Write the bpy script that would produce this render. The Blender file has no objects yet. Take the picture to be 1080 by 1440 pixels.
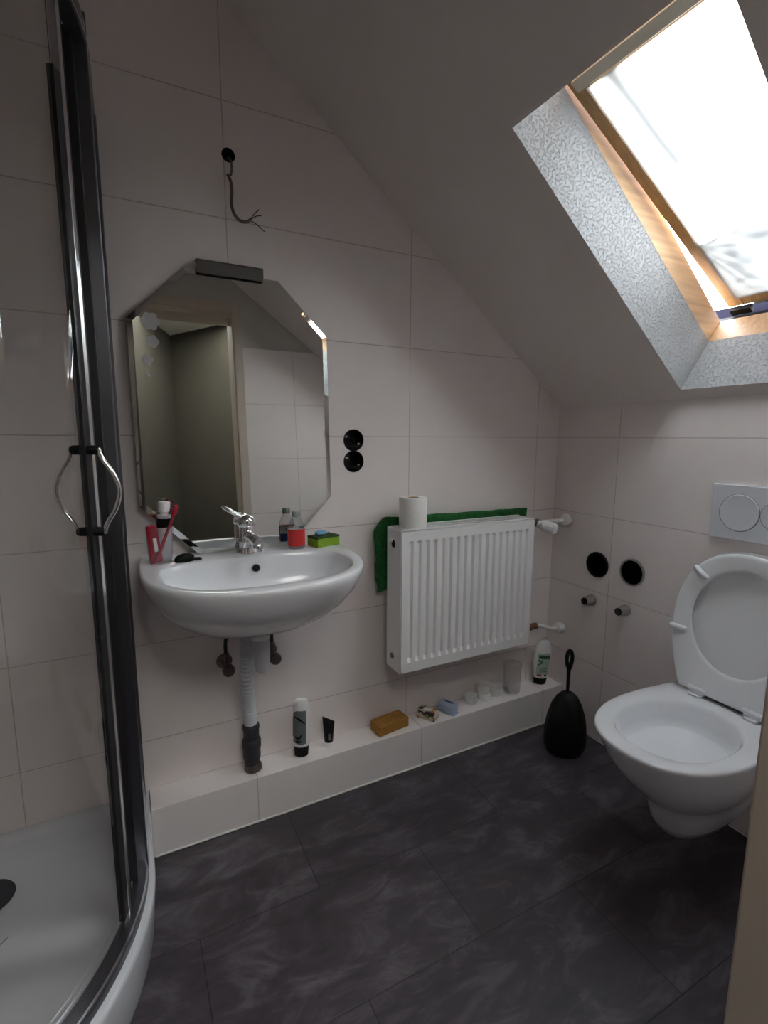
import bpy, bmesh, math, random
from math import sin, cos, pi, radians as R
from mathutils import Vector, Matrix, noise
random.seed(4)
C = bpy.context.scene.collection
V = Vector

# ------------------------------------------------------------------ materials
def mat(name, col=(.8,.8,.8), rough=.5, metal=0., **kw):
    m = bpy.data.materials.new(name); m.use_nodes = True
    b = m.node_tree.nodes['Principled BSDF']
    b.inputs['Base Color'].default_value = (*col, 1)
    b.inputs['Roughness'].default_value = rough
    b.inputs['Metallic'].default_value = metal
    for k, v in kw.items(): b.inputs[k.replace('_', ' ')].default_value = v
    return m
def nodes(m): return m.node_tree.nodes, m.node_tree.links, m.node_tree.nodes['Principled BSDF']
def speckle(m, scale=30, a=.94, b=1.05, detail=4, bump=0., bscale=None, coord='Object', dist=.002):
    """soft tonal variation and optional bump on a plain material"""
    n, l, p = nodes(m)
    tc = n.new('ShaderNodeTexCoord'); no = n.new('ShaderNodeTexNoise')
    no.inputs['Scale'].default_value = scale; no.inputs['Detail'].default_value = detail
    l.new(tc.outputs[coord], no.inputs['Vector'])
    cr = n.new('ShaderNodeMapRange'); cr.inputs['To Min'].default_value = a; cr.inputs['To Max'].default_value = b
    cr.inputs['From Min'].default_value = .3; cr.inputs['From Max'].default_value = .7
    l.new(no.outputs['Fac'], cr.inputs['Value'])
    mx = n.new('ShaderNodeVectorMath'); mx.operation = 'SCALE'
    mx.inputs[0].default_value = p.inputs['Base Color'].default_value[:3]
    l.new(cr.outputs[0], mx.inputs['Scale']); l.new(mx.outputs[0], p.inputs['Base Color'])
    if bump:
        n2 = n.new('ShaderNodeTexNoise'); n2.inputs['Scale'].default_value = bscale or scale; n2.inputs['Detail'].default_value = 3
        l.new(tc.outputs[coord], n2.inputs['Vector'])
        bp = n.new('ShaderNodeBump'); bp.inputs['Strength'].default_value = bump; bp.inputs['Distance'].default_value = dist
        l.new(n2.outputs['Fac'], bp.inputs['Height']); l.new(bp.outputs[0], p.inputs['Normal'])
    return m
def tile_mat(name, ux, uo, vx, vo, w, h, col, gcol, mortar=.002, offset=0., rough=.3, floor=False):
    """brick grid in world (object) metres; ux/vx: axis index for u/v, uo/vo offsets"""
    m = mat(name, col, rough); n, l, p = nodes(m)
    tc = n.new('ShaderNodeTexCoord'); sx = n.new('ShaderNodeSeparateXYZ'); l.new(tc.outputs['Object'], sx.inputs[0])
    def ax(i, o):
        a = n.new('ShaderNodeMath'); a.operation = 'ADD'; a.inputs[1].default_value = o
        l.new(sx.outputs[i], a.inputs[0]); return a
    cb = n.new('ShaderNodeCombineXYZ'); l.new(ax(ux, uo).outputs[0], cb.inputs[0])
    if vx is None: cb.inputs[1].default_value = .15
    else: l.new(ax(vx, vo).outputs[0], cb.inputs[1])
    br = n.new('ShaderNodeTexBrick'); br.offset = offset; br.offset_frequency = 2; br.squash = 1
    br.inputs['Scale'].default_value = 1; br.inputs['Brick Width'].default_value = w; br.inputs['Row Height'].default_value = h
    br.inputs['Mortar Size'].default_value = mortar; br.inputs['Mortar Smooth'].default_value = .8
    br.inputs['Bias'].default_value = 0
    l.new(cb.outputs[0], br.inputs['Vector'])
    no = n.new('ShaderNodeTexNoise'); no.inputs['Scale'].default_value = 5; no.inputs['Detail'].default_value = 6
    l.new(tc.outputs['Object'], no.inputs['Vector'])
    if floor:
        mp = n.new('ShaderNodeMapping'); mp.inputs['Rotation'].default_value = (0,0,.6); mp.inputs['Scale'].default_value = (1,2.2,1)
        l.new(tc.outputs['Object'], mp.inputs[0]); no.inputs['Scale'].default_value = 5.5; no.inputs['Distortion'].default_value = .7; no.inputs['Roughness'].default_value = .68; no.inputs['Detail'].default_value = 10
        l.new(mp.outputs[0], no.inputs['Vector'])
        cr = n.new('ShaderNodeValToRGB'); l.new(no.outputs['Fac'], cr.inputs[0])
        e = cr.color_ramp.elements
        e[0].position = .32; e[0].color = (.036,.030,.036,1)
        e[1].position = .72; e[1].color = (.17,.155,.175,1)
        x = e.new(.5); x.color = (.062,.052,.062,1)
        br.inputs['Color1'].default_value = (1,1,1,1); br.inputs['Color2'].default_value = (.8,.8,.82,1)
        mul = n.new('ShaderNodeMix'); mul.data_type = 'RGBA'; mul.blend_type = 'MULTIPLY'; mul.inputs[0].default_value = 1
        l.new(cr.outputs[0], mul.inputs[6]); l.new(br.outputs['Color'], mul.inputs[7]); src = mul.outputs[2]
        br.inputs['Mortar'].default_value = (.9,.9,.9,1)
    else:
        mr = n.new('ShaderNodeMapRange'); mr.inputs['To Min'].default_value = .93; mr.inputs['To Max'].default_value = 1.05
        l.new(no.outputs['Fac'], mr.inputs['Value'])
        sc = n.new('ShaderNodeVectorMath'); sc.operation = 'SCALE'; sc.inputs[0].default_value = col
        l.new(mr.outputs[0], sc.inputs['Scale']); src = sc.outputs[0]
    mix = n.new('ShaderNodeMix'); mix.data_type = 'RGBA'
    l.new(br.outputs['Fac'], mix.inputs[0]); l.new(src, mix.inputs[6]); mix.inputs[7].default_value = (*gcol, 1)
    l.new(mix.outputs[2], p.inputs['Base Color'])
    rr = n.new('ShaderNodeMapRange'); rr.inputs['To Min'].default_value = rough; rr.inputs['To Max'].default_value = .8
    l.new(br.outputs['Fac'], rr.inputs['Value']); l.new(rr.outputs[0], p.inputs['Roughness'])
    inv = n.new('ShaderNodeMath'); inv.operation = 'SUBTRACT'; inv.inputs[0].default_value = 1; l.new(br.outputs['Fac'], inv.inputs[1])
    hgt = inv.outputs[0]
    if floor:
        ad = n.new('ShaderNodeMath'); ad.operation = 'MULTIPLY_ADD'; ad.inputs[1].default_value = .5
        l.new(no.outputs['Fac'], ad.inputs[0]); l.new(hgt, ad.inputs[2]); hgt = ad.outputs[0]
    bp = n.new('ShaderNodeBump'); bp.inputs['Strength'].default_value = .5; bp.inputs['Distance'].default_value = .0015
    l.new(hgt, bp.inputs['Height']); l.new(bp.outputs[0], p.inputs['Normal'])
    return m
def glass_mat(name, tint=(.92,.95,.94), rough=.02, ior=1.45, frost=0.):
    """thin clear pane: transparent plus fresnel reflection"""
    m = bpy.data.materials.new(name); m.use_nodes = True
    n, l = m.node_tree.nodes, m.node_tree.links; n.clear()
    o = n.new('ShaderNodeOutputMaterial'); t = n.new('ShaderNodeBsdfTransparent'); t.inputs[0].default_value = (*tint, 1)
    g = n.new('ShaderNodeBsdfGlossy'); g.inputs['Roughness'].default_value = rough
    f = n.new('ShaderNodeFresnel'); ge = n.new('ShaderNodeNewGeometry'); im = n.new('ShaderNodeMix')
    im.inputs[2].default_value = ior; im.inputs[3].default_value = 1/ior      # same reflectance on both faces of the thin wall
    l.new(ge.outputs['Backfacing'], im.inputs[0]); l.new(im.outputs[0], f.inputs['IOR'])
    mx = n.new('ShaderNodeMixShader'); l.new(f.outputs[0], mx.inputs[0])
    src = t.outputs[0]
    if frost:
        d = n.new('ShaderNodeBsdfDiffuse'); d.inputs[0].default_value = (.75,.75,.75,1)
        m2 = n.new('ShaderNodeMixShader'); m2.inputs[0].default_value = frost
        l.new(src, m2.inputs[1]); l.new(d.outputs[0], m2.inputs[2]); src = m2.outputs[0]
    l.new(src, mx.inputs[1]); l.new(g.outputs[0], mx.inputs[2]); l.new(mx.outputs[0], o.inputs[0])
    return m

TC = (.87,.805,.785); GC = (.58,.50,.48)
M = dict(
 tileA = tile_mat('wall tile back', 0, .719+6, 2, -.306+3, .6, .3, TC, GC),
 tileB = tile_mat('wall tile right', 1, .292+6, 2, -.306+3, .6, .3, TC, GC),
 tileC = tile_mat('wall tile front', 0, .735+6, 2, -.306+3, .6, .3, TC, GC),
 tileL = tile_mat('wall tile left', 1, 6.2, 2, -.306+3, .6, .3, TC, GC),
 ledgetile = tile_mat('ledge tile', 0, .71+6, None, 0, .6, 9, (.88,.84,.825), GC),
 floor = tile_mat('slate floor tile', 0, 1.22+.615*10, 1, .715+.305*10, .615, .305, (.05,.045,.05), (.030,.026,.030), mortar=.002, offset=.5, rough=.42, floor=True),
 paint = speckle(mat('ceiling paint', (.78,.73,.70), .85), 6, .98, 1.02, bump=.15, bscale=180, dist=.001),
 plaster = mat('roughcast reveal', (.28,.283,.29), .8),
 plasterwall = speckle(mat('grey plaster', (.6,.58,.55), .85), 6, .96, 1.03),
 wood = mat('pine wood', (.46,.285,.155), .45),
 woodrail = mat('aged pine', (.42,.25,.10), .45),
 white_enamel = mat('white radiator enamel', (.88,.88,.88), .3),
 ceramic = mat('white ceramic', (.83,.85,.88), .12, Coat_Weight=.3),
 seatplastic = mat('white seat plastic', (.84,.86,.88), .25),
 acrylic = mat('white acrylic', (.72,.75,.80), .15),
 chrome = mat('chrome', (.82,.82,.82), .12, 1.),
 dullchrome = mat('worn chrome', (.5,.46,.43), .35, 1.),
 alu = mat('grey anodised aluminium', (.17,.17,.19), .35, 1.),
 alubright = mat('bright aluminium edge', (.80,.80,.83), .25, 1.),
 seal = mat('black rubber seal', (.012,.011,.014), .5),
 black = mat('black plastic', (.005,.005,.0055), .6, Specular_IOR_Level=.25),
 blackg = mat('glossy black plastic', (.010,.010,.012), .2),
 hole = mat('dark hole lining', (.006,.005,.005), .9),
 mirror = mat('silvered mirror', (.86,.875,.85), .015, 1.),
 mirroredge = mat('mirror edge', (.75,.78,.76), .2, .3),
 decal = mat('frosted flower decal', (.60,.59,.59), .6),
 steel = mat('dark brushed steel', (.17,.16,.155), .4, .6),
 whitepl = mat('white plastic', (.88,.88,.865), .35),
 pipegrey = mat('grey white corrugated plastic', (.60,.62,.66), .4),
 rubber = mat('dark grey rubber', (.035,.035,.045), .6),
 brass = mat('tarnished brass', (.30,.17,.11), .4, .9),
 brown = mat('tarnished chrome brown', (.22,.17,.15), .3, .9),
 paper = speckle(mat('toilet paper', (.86,.86,.83), .9), 60, .96, 1.03, bump=.3, bscale=120),
 towel = speckle(mat('green terry towel', (.018,.15,.035), .95), 90, .6, 1.3, bump=1., bscale=260, dist=.004),
 red = mat('red plastic', (.36,.008,.03), .3),
 redlabel = mat('red label', (.62,.035,.03), .45),
 bluelabel = mat('blue label', (.02,.05,.20), .45),
 white = mat('white label', (.88,.885,.88), .45),
 sponge = speckle(mat('tan sponge', (.42,.20,.035), .95), 120, .7, 1.15, bump=1., bscale=300, dist=.003),
 gsponge = speckle(mat('lime green sponge', (.24,.42,.03), .95), 160, .8, 1.15, bump=.8, bscale=320, dist=.002),
 scour = speckle(mat('dark green scouring pad', (.04,.09,.02), .95), 200, .6, 1.3, bump=1., bscale=400),
 bluesoap = mat('pale blue soap', (.15,.36,.52), .35),
 greenlabel = mat('dark green print', (.015,.09,.035), .5),
 palelabel = mat('pale green label', (.45,.58,.48), .5),
 greylabel = mat('grey print', (.16,.18,.18), .5),
 cream = mat('cream painted wood', (.60,.54,.43), .5),
 silicone = mat('white silicone', (.72,.70,.68), .4),
 sheetgrey = mat('grey metal', (.42,.46,.46), .4, .6),
 lavender = mat('lavender flashing', (.010,.010,.018), 1., Specular_IOR_Level=0.),
 hallwall = speckle(mat('olive hall wall', (.066,.060,.044), .85), 5, .9, 1.05),
 hallceil = mat('hall ceiling', (.88,.88,.78), .9),
 casing = mat('beige door casing', (.62,.54,.45), .5),
 glass = glass_mat('shower glass', (.93,.93,.925)),
 clear = glass_mat('clear plastic', (.90,.91,.92), .05, 1.4, .05),
 frosty = glass_mat('hazy tumbler glass', (.96,.96,.96), .08, 1.35, .035),
 pane = glass_mat('window pane', (.95,.97,.97)),
 tube = mat('toothpaste tube white', (.60,.60,.66), .35),
 amber = mat('patterned soap wrap', (.6,.5,.38), .5),
 bluewrap = mat('pale blue wrapper', (.38,.46,.60), .35),
 fillpane = mat('glowing fill pane', (.8,.8,.8), .4, Emission_Color=(1,.985,.95,1), Emission_Strength=3.9),  # glow of the added hall fill panel
)
# reveal: rough plaster bump
n, l, p = nodes(M['plaster'])
tc = n.new('ShaderNodeTexCoord'); vo = n.new('ShaderNodeTexNoise'); vo.inputs['Scale'].default_value = 150; vo.inputs['Detail'].default_value = 4; vo.inputs['Roughness'].default_value = .6
l.new(tc.outputs['Object'], vo.inputs['Vector']); mr = n.new('ShaderNodeMapRange'); mr.inputs['From Min'].default_value = .53; mr.inputs['From Max'].default_value = .63
l.new(vo.outputs['Fac'], mr.inputs['Value']); bp = n.new('ShaderNodeBump'); bp.inputs['Strength'].default_value = .85; bp.inputs['Distance'].default_value = .004
l.new(mr.outputs[0], bp.inputs['Height']); l.new(bp.outputs[0], p.inputs['Normal'])
# wood grain
for k in ('wood', 'woodrail'):
    n, l, p = nodes(M[k]); base = p.inputs['Base Color'].default_value[:3]
    tc = n.new('ShaderNodeTexCoord'); mp = n.new('ShaderNodeMapping'); mp.inputs['Rotation'].default_value = (0, -R(38), 0); mp.inputs['Scale'].default_value = (2, 40, 30)
    no = n.new('ShaderNodeTexNoise'); no.inputs['Scale'].default_value = 2; no.inputs['Detail'].default_value = 5
    l.new(tc.outputs['Object'], mp.inputs[0]); l.new(mp.outputs[0], no.inputs['Vector'])
    cr = n.new('ShaderNodeValToRGB'); cr.color_ramp.elements[0].color = (*[c*.82 for c in base], 1); cr.color_ramp.elements[1].color = (*[min(1, c*1.2) for c in base], 1)
    cr.color_ramp.elements[0].position = .3; cr.color_ramp.elements[1].position = .7
    l.new(no.outputs['Fac'], cr.inputs[0]); l.new(cr.outputs[0], p.inputs['Base Color'])
# patterned soap wrapper
n, l, p = nodes(M['amber']); tc = n.new('ShaderNodeTexCoord'); vo = n.new('ShaderNodeTexVoronoi'); vo.inputs['Scale'].default_value = 75
l.new(tc.outputs['Object'], vo.inputs['Vector']); cr = n.new('ShaderNodeValToRGB'); cr.color_ramp.interpolation = 'CONSTANT'
sp = n.new('ShaderNodeSeparateColor'); l.new(vo.outputs['Color'], sp.inputs[0]); l.new(sp.outputs[0], cr.inputs[0])
e = cr.color_ramp.elements; e[0].position = 0; e[0].color = (.05,.025,.03,1); e[1].position = .16; e[1].color = (.55,.50,.38,1)
x = e.new(.7); x.color = (.22,.26,.10,1); x = e.new(.82); x.color = (.42,.16,.05,1); x = e.new(.88); x.color = (.6,.55,.42,1)
l.new(cr.outputs[0], p.inputs['Base Color'])
# translucent sheet over the skylight
ms = bpy.data.materials.new('translucent white sheet'); ms.use_nodes = True; M['sheet'] = ms
n, l = ms.node_tree.nodes, ms.node_tree.links; n.clear(); o = n.new('ShaderNodeOutputMaterial')
tr = n.new('ShaderNodeBsdfTranslucent'); tr.inputs[0].default_value = (.90,.90,.92,1)
ga = n.new('ShaderNodeAttribute'); ga.attribute_name = 'sheet_shade'      # painted shade: translucency drops in the lower part, creases and left band
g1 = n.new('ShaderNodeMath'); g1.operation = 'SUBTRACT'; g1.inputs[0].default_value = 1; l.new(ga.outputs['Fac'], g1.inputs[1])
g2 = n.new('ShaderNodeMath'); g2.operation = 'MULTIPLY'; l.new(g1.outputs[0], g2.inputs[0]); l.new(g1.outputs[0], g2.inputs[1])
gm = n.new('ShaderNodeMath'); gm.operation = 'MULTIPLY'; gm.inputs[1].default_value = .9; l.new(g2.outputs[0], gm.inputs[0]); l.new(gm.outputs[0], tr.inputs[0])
df = n.new('ShaderNodeBsdfDiffuse'); df.inputs[0].default_value = (.8,.8,.8,1)
tp = n.new('ShaderNodeBsdfTransparent')
m1 = n.new('ShaderNodeMixShader'); m1.inputs[0].default_value = .30; l.new(tr.outputs[0], m1.inputs[1]); l.new(df.outputs[0], m1.inputs[2])
m2 = n.new('ShaderNodeMixShader'); m2.inputs[0].default_value = 0.; l.new(m1.outputs[0], m2.inputs[1]); l.new(tp.outputs[0], m2.inputs[2])
l.new(m2.outputs[0], o.inputs[0])

# ------------------------------------------------------------------ mesh helpers
def BM(): return bmesh.new()
def obj(name, bm, m, parent=None, smooth=True, angle=40, bevel=0, sub=0, loc=None, rot=None, label=None):
    bmesh.ops.recalc_face_normals(bm, faces=bm.faces)
    me = bpy.data.meshes.new(name); bm.to_mesh(me); bm.free()
    for q in (m if isinstance(m, (list, tuple)) else [m]): me.materials.append(M[q])
    o = bpy.data.objects.new(name, me); C.objects.link(o)
    if parent: o.parent = parent
    if loc: o.location = loc
    if rot: o.rotation_euler = rot
    if bevel:
        b = o.modifiers.new('bevel', 'BEVEL'); b.width = bevel; b.segments = 3; b.limit_method = 'ANGLE'; b.angle_limit = R(35)
    if sub:
        s = o.modifiers.new('sub', 'SUBSURF'); s.levels = s.render_levels = sub
    if smooth:
        for f in me.polygons: f.use_smooth = True
        if angle < 180: me.set_sharp_from_angle(angle=R(angle))
    if label: o['label'] = label
    return o
def tag(o, label=None, cat=None, group=None, kind=None):
    if label: o['label'] = label
    if cat: o['category'] = cat
    if group: o['group'] = group
    if kind: o['kind'] = kind
    return o
def thing(name, label, cat, loc=(0,0,0), rot=(0,0,0), group=None):
    o = bpy.data.objects.new(name, None); o.empty_display_size = .05; C.objects.link(o)
    o.location = loc; o.rotation_euler = rot
    return tag(o, label, cat, group)
def dup(root, loc, rot=None):
    r = root.copy(); C.objects.link(r); r.location = loc
    if rot: r.rotation_euler = rot
    for ch in list(root.children):
        c = ch.copy(); C.objects.link(c); c.parent = r
        for g in ch.children:
            d = g.copy(); C.objects.link(d); d.parent = c
    return r
def box(bm, a, b, mi=0, mx=None):
    vs = [bm.verts.new((x,y,z)) for x in (a[0],b[0]) for y in (a[1],b[1]) for z in (a[2],b[2])]
    if mx:
        for v in vs: v.co = mx @ v.co
    for f in ((0,1,3,2),(4,6,7,5),(0,4,5,1),(2,3,7,6),(0,2,6,4),(1,5,7,3)):
        q = bm.faces.new([vs[i] for i in f]); q.material_index = mi
    return vs
def loft(bm, rings, cap0=True, cap1=True, closed=True, mi=0):
    R_ = [[bm.verts.new(p) for p in r] for r in rings]; k = len(R_[0])
    for a, b in zip(R_, R_[1:]):
        for i in range(k if closed else k-1):
            f = bm.faces.new((a[i], a[(i+1)%k], b[(i+1)%k], b[i])); f.material_index = mi
    if cap0: bm.faces.new(R_[0][::-1]).material_index = mi
    if cap1: bm.faces.new(R_[-1]).material_index = mi
    return R_
def circ(r, z, n=32, c=(0,0), ry=None):
    return [(c[0]+r*cos(2*pi*i/n), c[1]+(ry or r)*sin(2*pi*i/n), z) for i in range(n)]
def lathe(bm, prof, n=32, c=(0,0,0), cap0=True, cap1=True, mx=None, sy=1., mi=0):
    rings = []
    for r, z in prof:
        r = max(r, .0002); ring = [V((r*cos(2*pi*i/n), sy*r*sin(2*pi*i/n), z)) for i in range(n)]
        if mx: ring = [mx @ p for p in ring]
        rings.append([p + V(c) for p in ring])
    return loft(bm, rings, cap0, cap1, mi=mi)
def tube(bm, pts, r, n=12, cap=True, mi=0, smooth=0):
    pts = [V(p) for p in pts]
    if smooth: pts = spline(pts, smooth)
    rr = r if callable(r) else (lambda t: r)
    t0 = (pts[1]-pts[0]).normalized(); up = V((0,0,1)) if abs(t0.z) < .9 else V((1,0,0))
    nx = t0.cross(up).normalized(); rings = []
    for i, p in enumerate(pts):
        t = (pts[min(i+1, len(pts)-1)] - pts[max(i-1, 0)]).normalized()
        nx = (nx - t*nx.dot(t)).normalized(); ny = t.cross(nx); q = rr(i/(len(pts)-1))
        rings.append([p + nx*q*cos(2*pi*k/n) + ny*q*sin(2*pi*k/n) for k in range(n)])
    loft(bm, rings, cap, cap, mi=mi)
def spline(P, k):
    P = [P[0]] + list(P) + [P[-1]]; out = []
    for i in range(1, len(P)-2):
        a, b, c, d = P[i-1], P[i], P[i+1], P[i+2]
        for j in range(k):
            t = j/k; out.append(.5*((2*b) + (c-a)*t + (2*a-5*b+4*c-d)*t*t + (3*b-a-3*c+d)*t**3))
    out.append(P[-2]); return out
def prism(bm, poly, h0, h1, axis='z', mi=0):
    def q(p, h): return {'z': (p[0],p[1],h), 'y': (p[0],h,p[1]), 'x': (h,p[0],p[1])}[axis]
    loft(bm, [[q(p, h0) for p in poly], [q(p, h1) for p in poly]], mi=mi)
def along(d):
    """matrix turning +z to direction d"""
    return V((0,0,1)).rotation_difference(V(d)).to_matrix().to_4x4()
def superell(a, b, n, k=48, c=(0,0), z=0):
    out = []
    for i in range(k):
        t = 2*pi*i/k; ct, st = cos(t), sin(t)
        out.append((c[0]+a*math.copysign(abs(ct)**(2/n), ct), c[1]+b*math.copysign(abs(st)**(2/n), st), z))
    return out

# ------------------------------------------------------------------ slope frame
TH = math.atan(.783); SD = V((-cos(TH), 0, sin(TH))); ND = V((sin(TH), 0, cos(TH)))   # up the slope; outwards
Z0 = 1.332
def SP(s, y, off=0.): return V((0, y, Z0)) + SD*s + ND*off
def sbox(bm, s0, s1, y0, y1, o0, o1, mi=0):
    vs = [bm.verts.new(SP(s, y, o)) for s in (s0,s1) for y in (y0,y1) for o in (o0,o1)]
    for f in ((0,1,3,2),(4,6,7,5),(0,4,5,1),(2,3,7,6),(0,2,6,4),(1,5,7,3)):
        bm.faces.new([vs[i] for i in f]).material_index = mi
XL, YC, WT = -2.46, -1.30, .12           # left wall, front wall, wall thickness
S0, S1, Y0, Y1 = .042, .96, -.527, -.995 # skylight opening on the slope

# ------------------------------------------------------------------ the room
bm = BM(); box(bm, (XL-.1, -4.2, -.1), (.15, .15, 0)); tag(obj('floor', bm, 'floor', smooth=False), kind='structure')
def cut(o, cyls):
    """cut round recesses into a wall mesh"""
    for (p, ax, r, d) in cyls:
        b = BM(); lathe(b, [(r, -.02), (r, d)], 40, mx=along(ax)); me = bpy.data.meshes.new('c'); 
        for v in b.verts: v.co += V(p)
        bmesh.ops.recalc_face_normals(b, faces=b.faces); b.to_mesh(me); b.free()
        c = bpy.data.objects.new('c', me); C.objects.link(c)
        md = o.modifiers.new('b', 'BOOLEAN'); md.object = c; md.solver = 'EXACT'; md.operation = 'DIFFERENCE'
        bpy.context.view_layer.update()
        ev = o.evaluated_get(bpy.context.evaluated_depsgraph_get()); new = bpy.data.meshes.new_from_object(ev)
        o.modifiers.clear(); o.data = new; bpy.data.objects.remove(c); bpy.data.meshes.remove(me)
bm = BM(); box(bm, (XL-.1, 0, 0), (.12, .12, 3.3)); wa = tag(obj('wall_back', bm, 'tileA', smooth=False), kind='structure')
SOCK = [(-.933, 1.194), (-.933, 1.124)]
cut(wa, [((x, 0, z), (0,1,0), .0365, .06) for x, z in SOCK] + [((-1.306, 0, 1.972), (0,1,0), .0185, .08)])
bm = BM(); box(bm, (0, YC-WT, 0), (.12, 0, 1.33)); wb = tag(obj('wall_right', bm, 'tileB', smooth=False), kind='structure')
DRN = [(-.236, .716), (-.387, .722)]
cut(wb, [((0, y, z), (1,0,0), .0505, .09) for y, z in DRN])
bm = BM(); box(bm, (XL-.1, -4.2, 0), (XL, .0, 3.3)); tag(obj('wall_left', bm, 'tileL', smooth=False), kind='structure')
# front wall with the doorway the photo is taken from (tiled to 1.806, plaster above)
DX0, DX1, DH = -1.80, -1.055, 1.985
bm = BM()
def wallC(x0, x1, z0, z1, mi): box(bm, (x0, YC-WT, z0), (x1, YC, z1), mi)
wallC(DX1, 0, 0, 1.806, 0); wallC(DX1, 0, 1.806, DH, 1); wallC(XL, DX0, 0, 1.806, 0); wallC(XL, DX0, 1.806, DH, 1); wallC(XL, 0, DH, 3.3, 1)
tag(obj('wall_front', bm, ['tileC', 'plasterwall'], smooth=False), kind='structure')
# casing of the doorway
bm = BM()
box(bm, (-1.060, YC-WT-.012, 0), (-1.050, YC, DH)); box(bm, (-1.055, YC-.004, 0), (-1.01, YC+.003, DH+.05))
box(bm, (DX0, YC-WT-.012, 0), (DX0+.025, YC+.008, DH)); box(bm, (DX0-.05, YC-.004, 0), (DX0, YC+.008, DH+.05))
box(bm, (DX0, YC-WT-.012, DH-.03), (-1.055, YC, DH)); box(bm, (DX0, YC-.004, DH), (-1.055, YC+.003, DH+.05))
tag(obj('door_1', bm, 'casing', smooth=False, bevel=.002), kind='structure')
# sloped ceiling slab with the skylight shaft, and the flat part beyond it
SE = 1.814
bm = BM()
def quad(*ps, mi=0): bm.faces.new([bm.verts.new(p) for p in ps]).material_index = mi
for s0, s1, y0, y1 in ((-.30, S0, .12, YC-WT), (S1, SE, .12, YC-WT), (S0, S1, .12, Y0), (S0, S1, Y1, YC-WT)):
    quad(SP(s0,y0), SP(s1,y0), SP(s1,y1), SP(s0,y1)); quad(SP(s0,y0,.2), SP(s1,y0,.2), SP(s1,y1,.2), SP(s0,y1,.2))
for (a, b) in (((S0,Y0),(S1,Y0)), ((S1,Y0),(S1,Y1)), ((S1,Y1),(S0,Y1)), ((S0,Y1),(S0,Y0))):
    quad(SP(*a), SP(*b), SP(*b,.2), SP(*a,.2), mi=1)
me = bpy.data.meshes.new('ceiling'); bm.to_mesh(me); bm.free()
for q in ('paint', 'plaster'): me.materials.append(M[q])
ce = bpy.data.objects.new('ceiling', me); C.objects.link(ce); tag(ce, kind='structure')
E_ = SP(SE, 0)
bm = BM(); box(bm, (XL-.1, YC-WT, E_.z), (E_.x+.25, .12, E_.z+.1)); tag(obj('ceiling_flat', bm, 'paint', smooth=False), kind='structure')
# boxed-in ledge along the back wall
bm = BM(); box(bm, (-1.6115, -.10, 0), (0, 0, .152)); tag(obj('trim_1', bm, 'ledgetile', smooth=False, bevel=.0015), kind='structure')
bm = BM(); tube(bm, [(-1.607,-.1005,.002), (-.0,-.1005,.002)], .0032, 8); tube(bm, [(-1.607,-.0005,.153), (0,-.0005,.153)], .002, 8)
tube(bm, [(-.0005,-.1,.003), (-.0005,YC,.003)], .0022, 8); tube(bm, [(-.0005,-.0005,.15), (-.0005,-.0005,1.33)], .0018, 8)
tag(obj('trim_2', bm, 'silicone'), kind='structure')
# hall beyond the doorway, seen only in the mirror
bm = BM()
def vwall(a, b, t=.08):
    a, b = V((*a, 0)), V((*b, 0)); nrm = (b-a).cross(V((0,0,1))).normalized()*t
    loft(bm, [[a, b, b+nrm, a+nrm], [p+V((0,0,2.42)) for p in (a, b, b+nrm, a+nrm)]])
vwall((-1.187,-3.32), (.10,-1.65)); vwall((.10,-1.65), (.10,YC-WT+.02)); vwall((-2.06,YC-WT+.02), (-1.187,-3.32))
tag(obj('wall_hall', bm, 'hallwall', smooth=False), kind='structure')
bm = BM(); box(bm, (XL, -4.2, 2.4), (.3, YC-WT, 2.5)); tag(obj('ceiling_hall', bm, 'hallceil', smooth=False), kind='structure')

# ------------------------------------------------------------------ skylight
win = bpy.data.objects.new('window_1', None); C.objects.link(win); tag(win, kind='structure')
bm = BM(); fw = .06
for (a, b) in (((S0,Y0),(S1,Y0)), ((S1,Y0),(S1,Y1)), ((S1,Y1),(S0,Y1)), ((S0,Y1),(S0,Y0))):
    def outw(p): return (p[0]+(-fw if p[0]==S0 else fw), p[1]+(fw if p[1]==Y0 else -fw))
    A_, B_ = outw(a), outw(b)
    loft(bm, [[SP(*a,.2), SP(*b,.2), SP(*b,.287), SP(*a,.287)], [SP(*A_,.2), SP(*B_,.2), SP(*B_,.287), SP(*A_,.287)]])
obj('window_or_fill_frame', bm, 'wood', win, smooth=False, bevel=.0015)
# tilted sash: top swings in, bottom out
sb, st_, ob, ot = .05, .925, .333, .197
yl, yr = Y0-.010, Y1+.010
ax = (SP(st_,0,ot)-SP(sb,0,ob)); LS = ax.length; ax.normalize(); an = V((0,1,0)).cross(ax); an = an if an.dot(ND) > 0 else -an
def SS(u, y, o): return SP(sb, 0, ob) + ax*u + an*o + V((0, y, 0))
def ssbox(bm, u0, u1, y0, y1, o0, o1):
    vs = [bm.verts.new(SS(s, y, o)) for s in (u0,u1) for y in (y0,y1) for o in (o0,o1)]
    for f in ((0,1,3,2),(4,6,7,5),(0,4,5,1),(2,3,7,6),(0,2,6,4),(1,5,7,3)): bm.faces.new([vs[i] for i in f])
rw, rt = .048, .046
sash = bpy.data.objects.new('window_sash', None); C.objects.link(sash); sash.parent = win
for nm, q in (('sash_stile', (0,LS,yl,yl-rw)), ('sash_stile', (0,LS,yr,yr+rw)), ('sash_rail', (0,rw,yl-rw,yr+rw)), ('sash_rail', (LS-rw,LS,yl-rw,yr+rw))):
    bm = BM(); ssbox(bm, *q, 0, rt); obj(nm, bm, 'woodrail', sash, smooth=False, bevel=.003)
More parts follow.
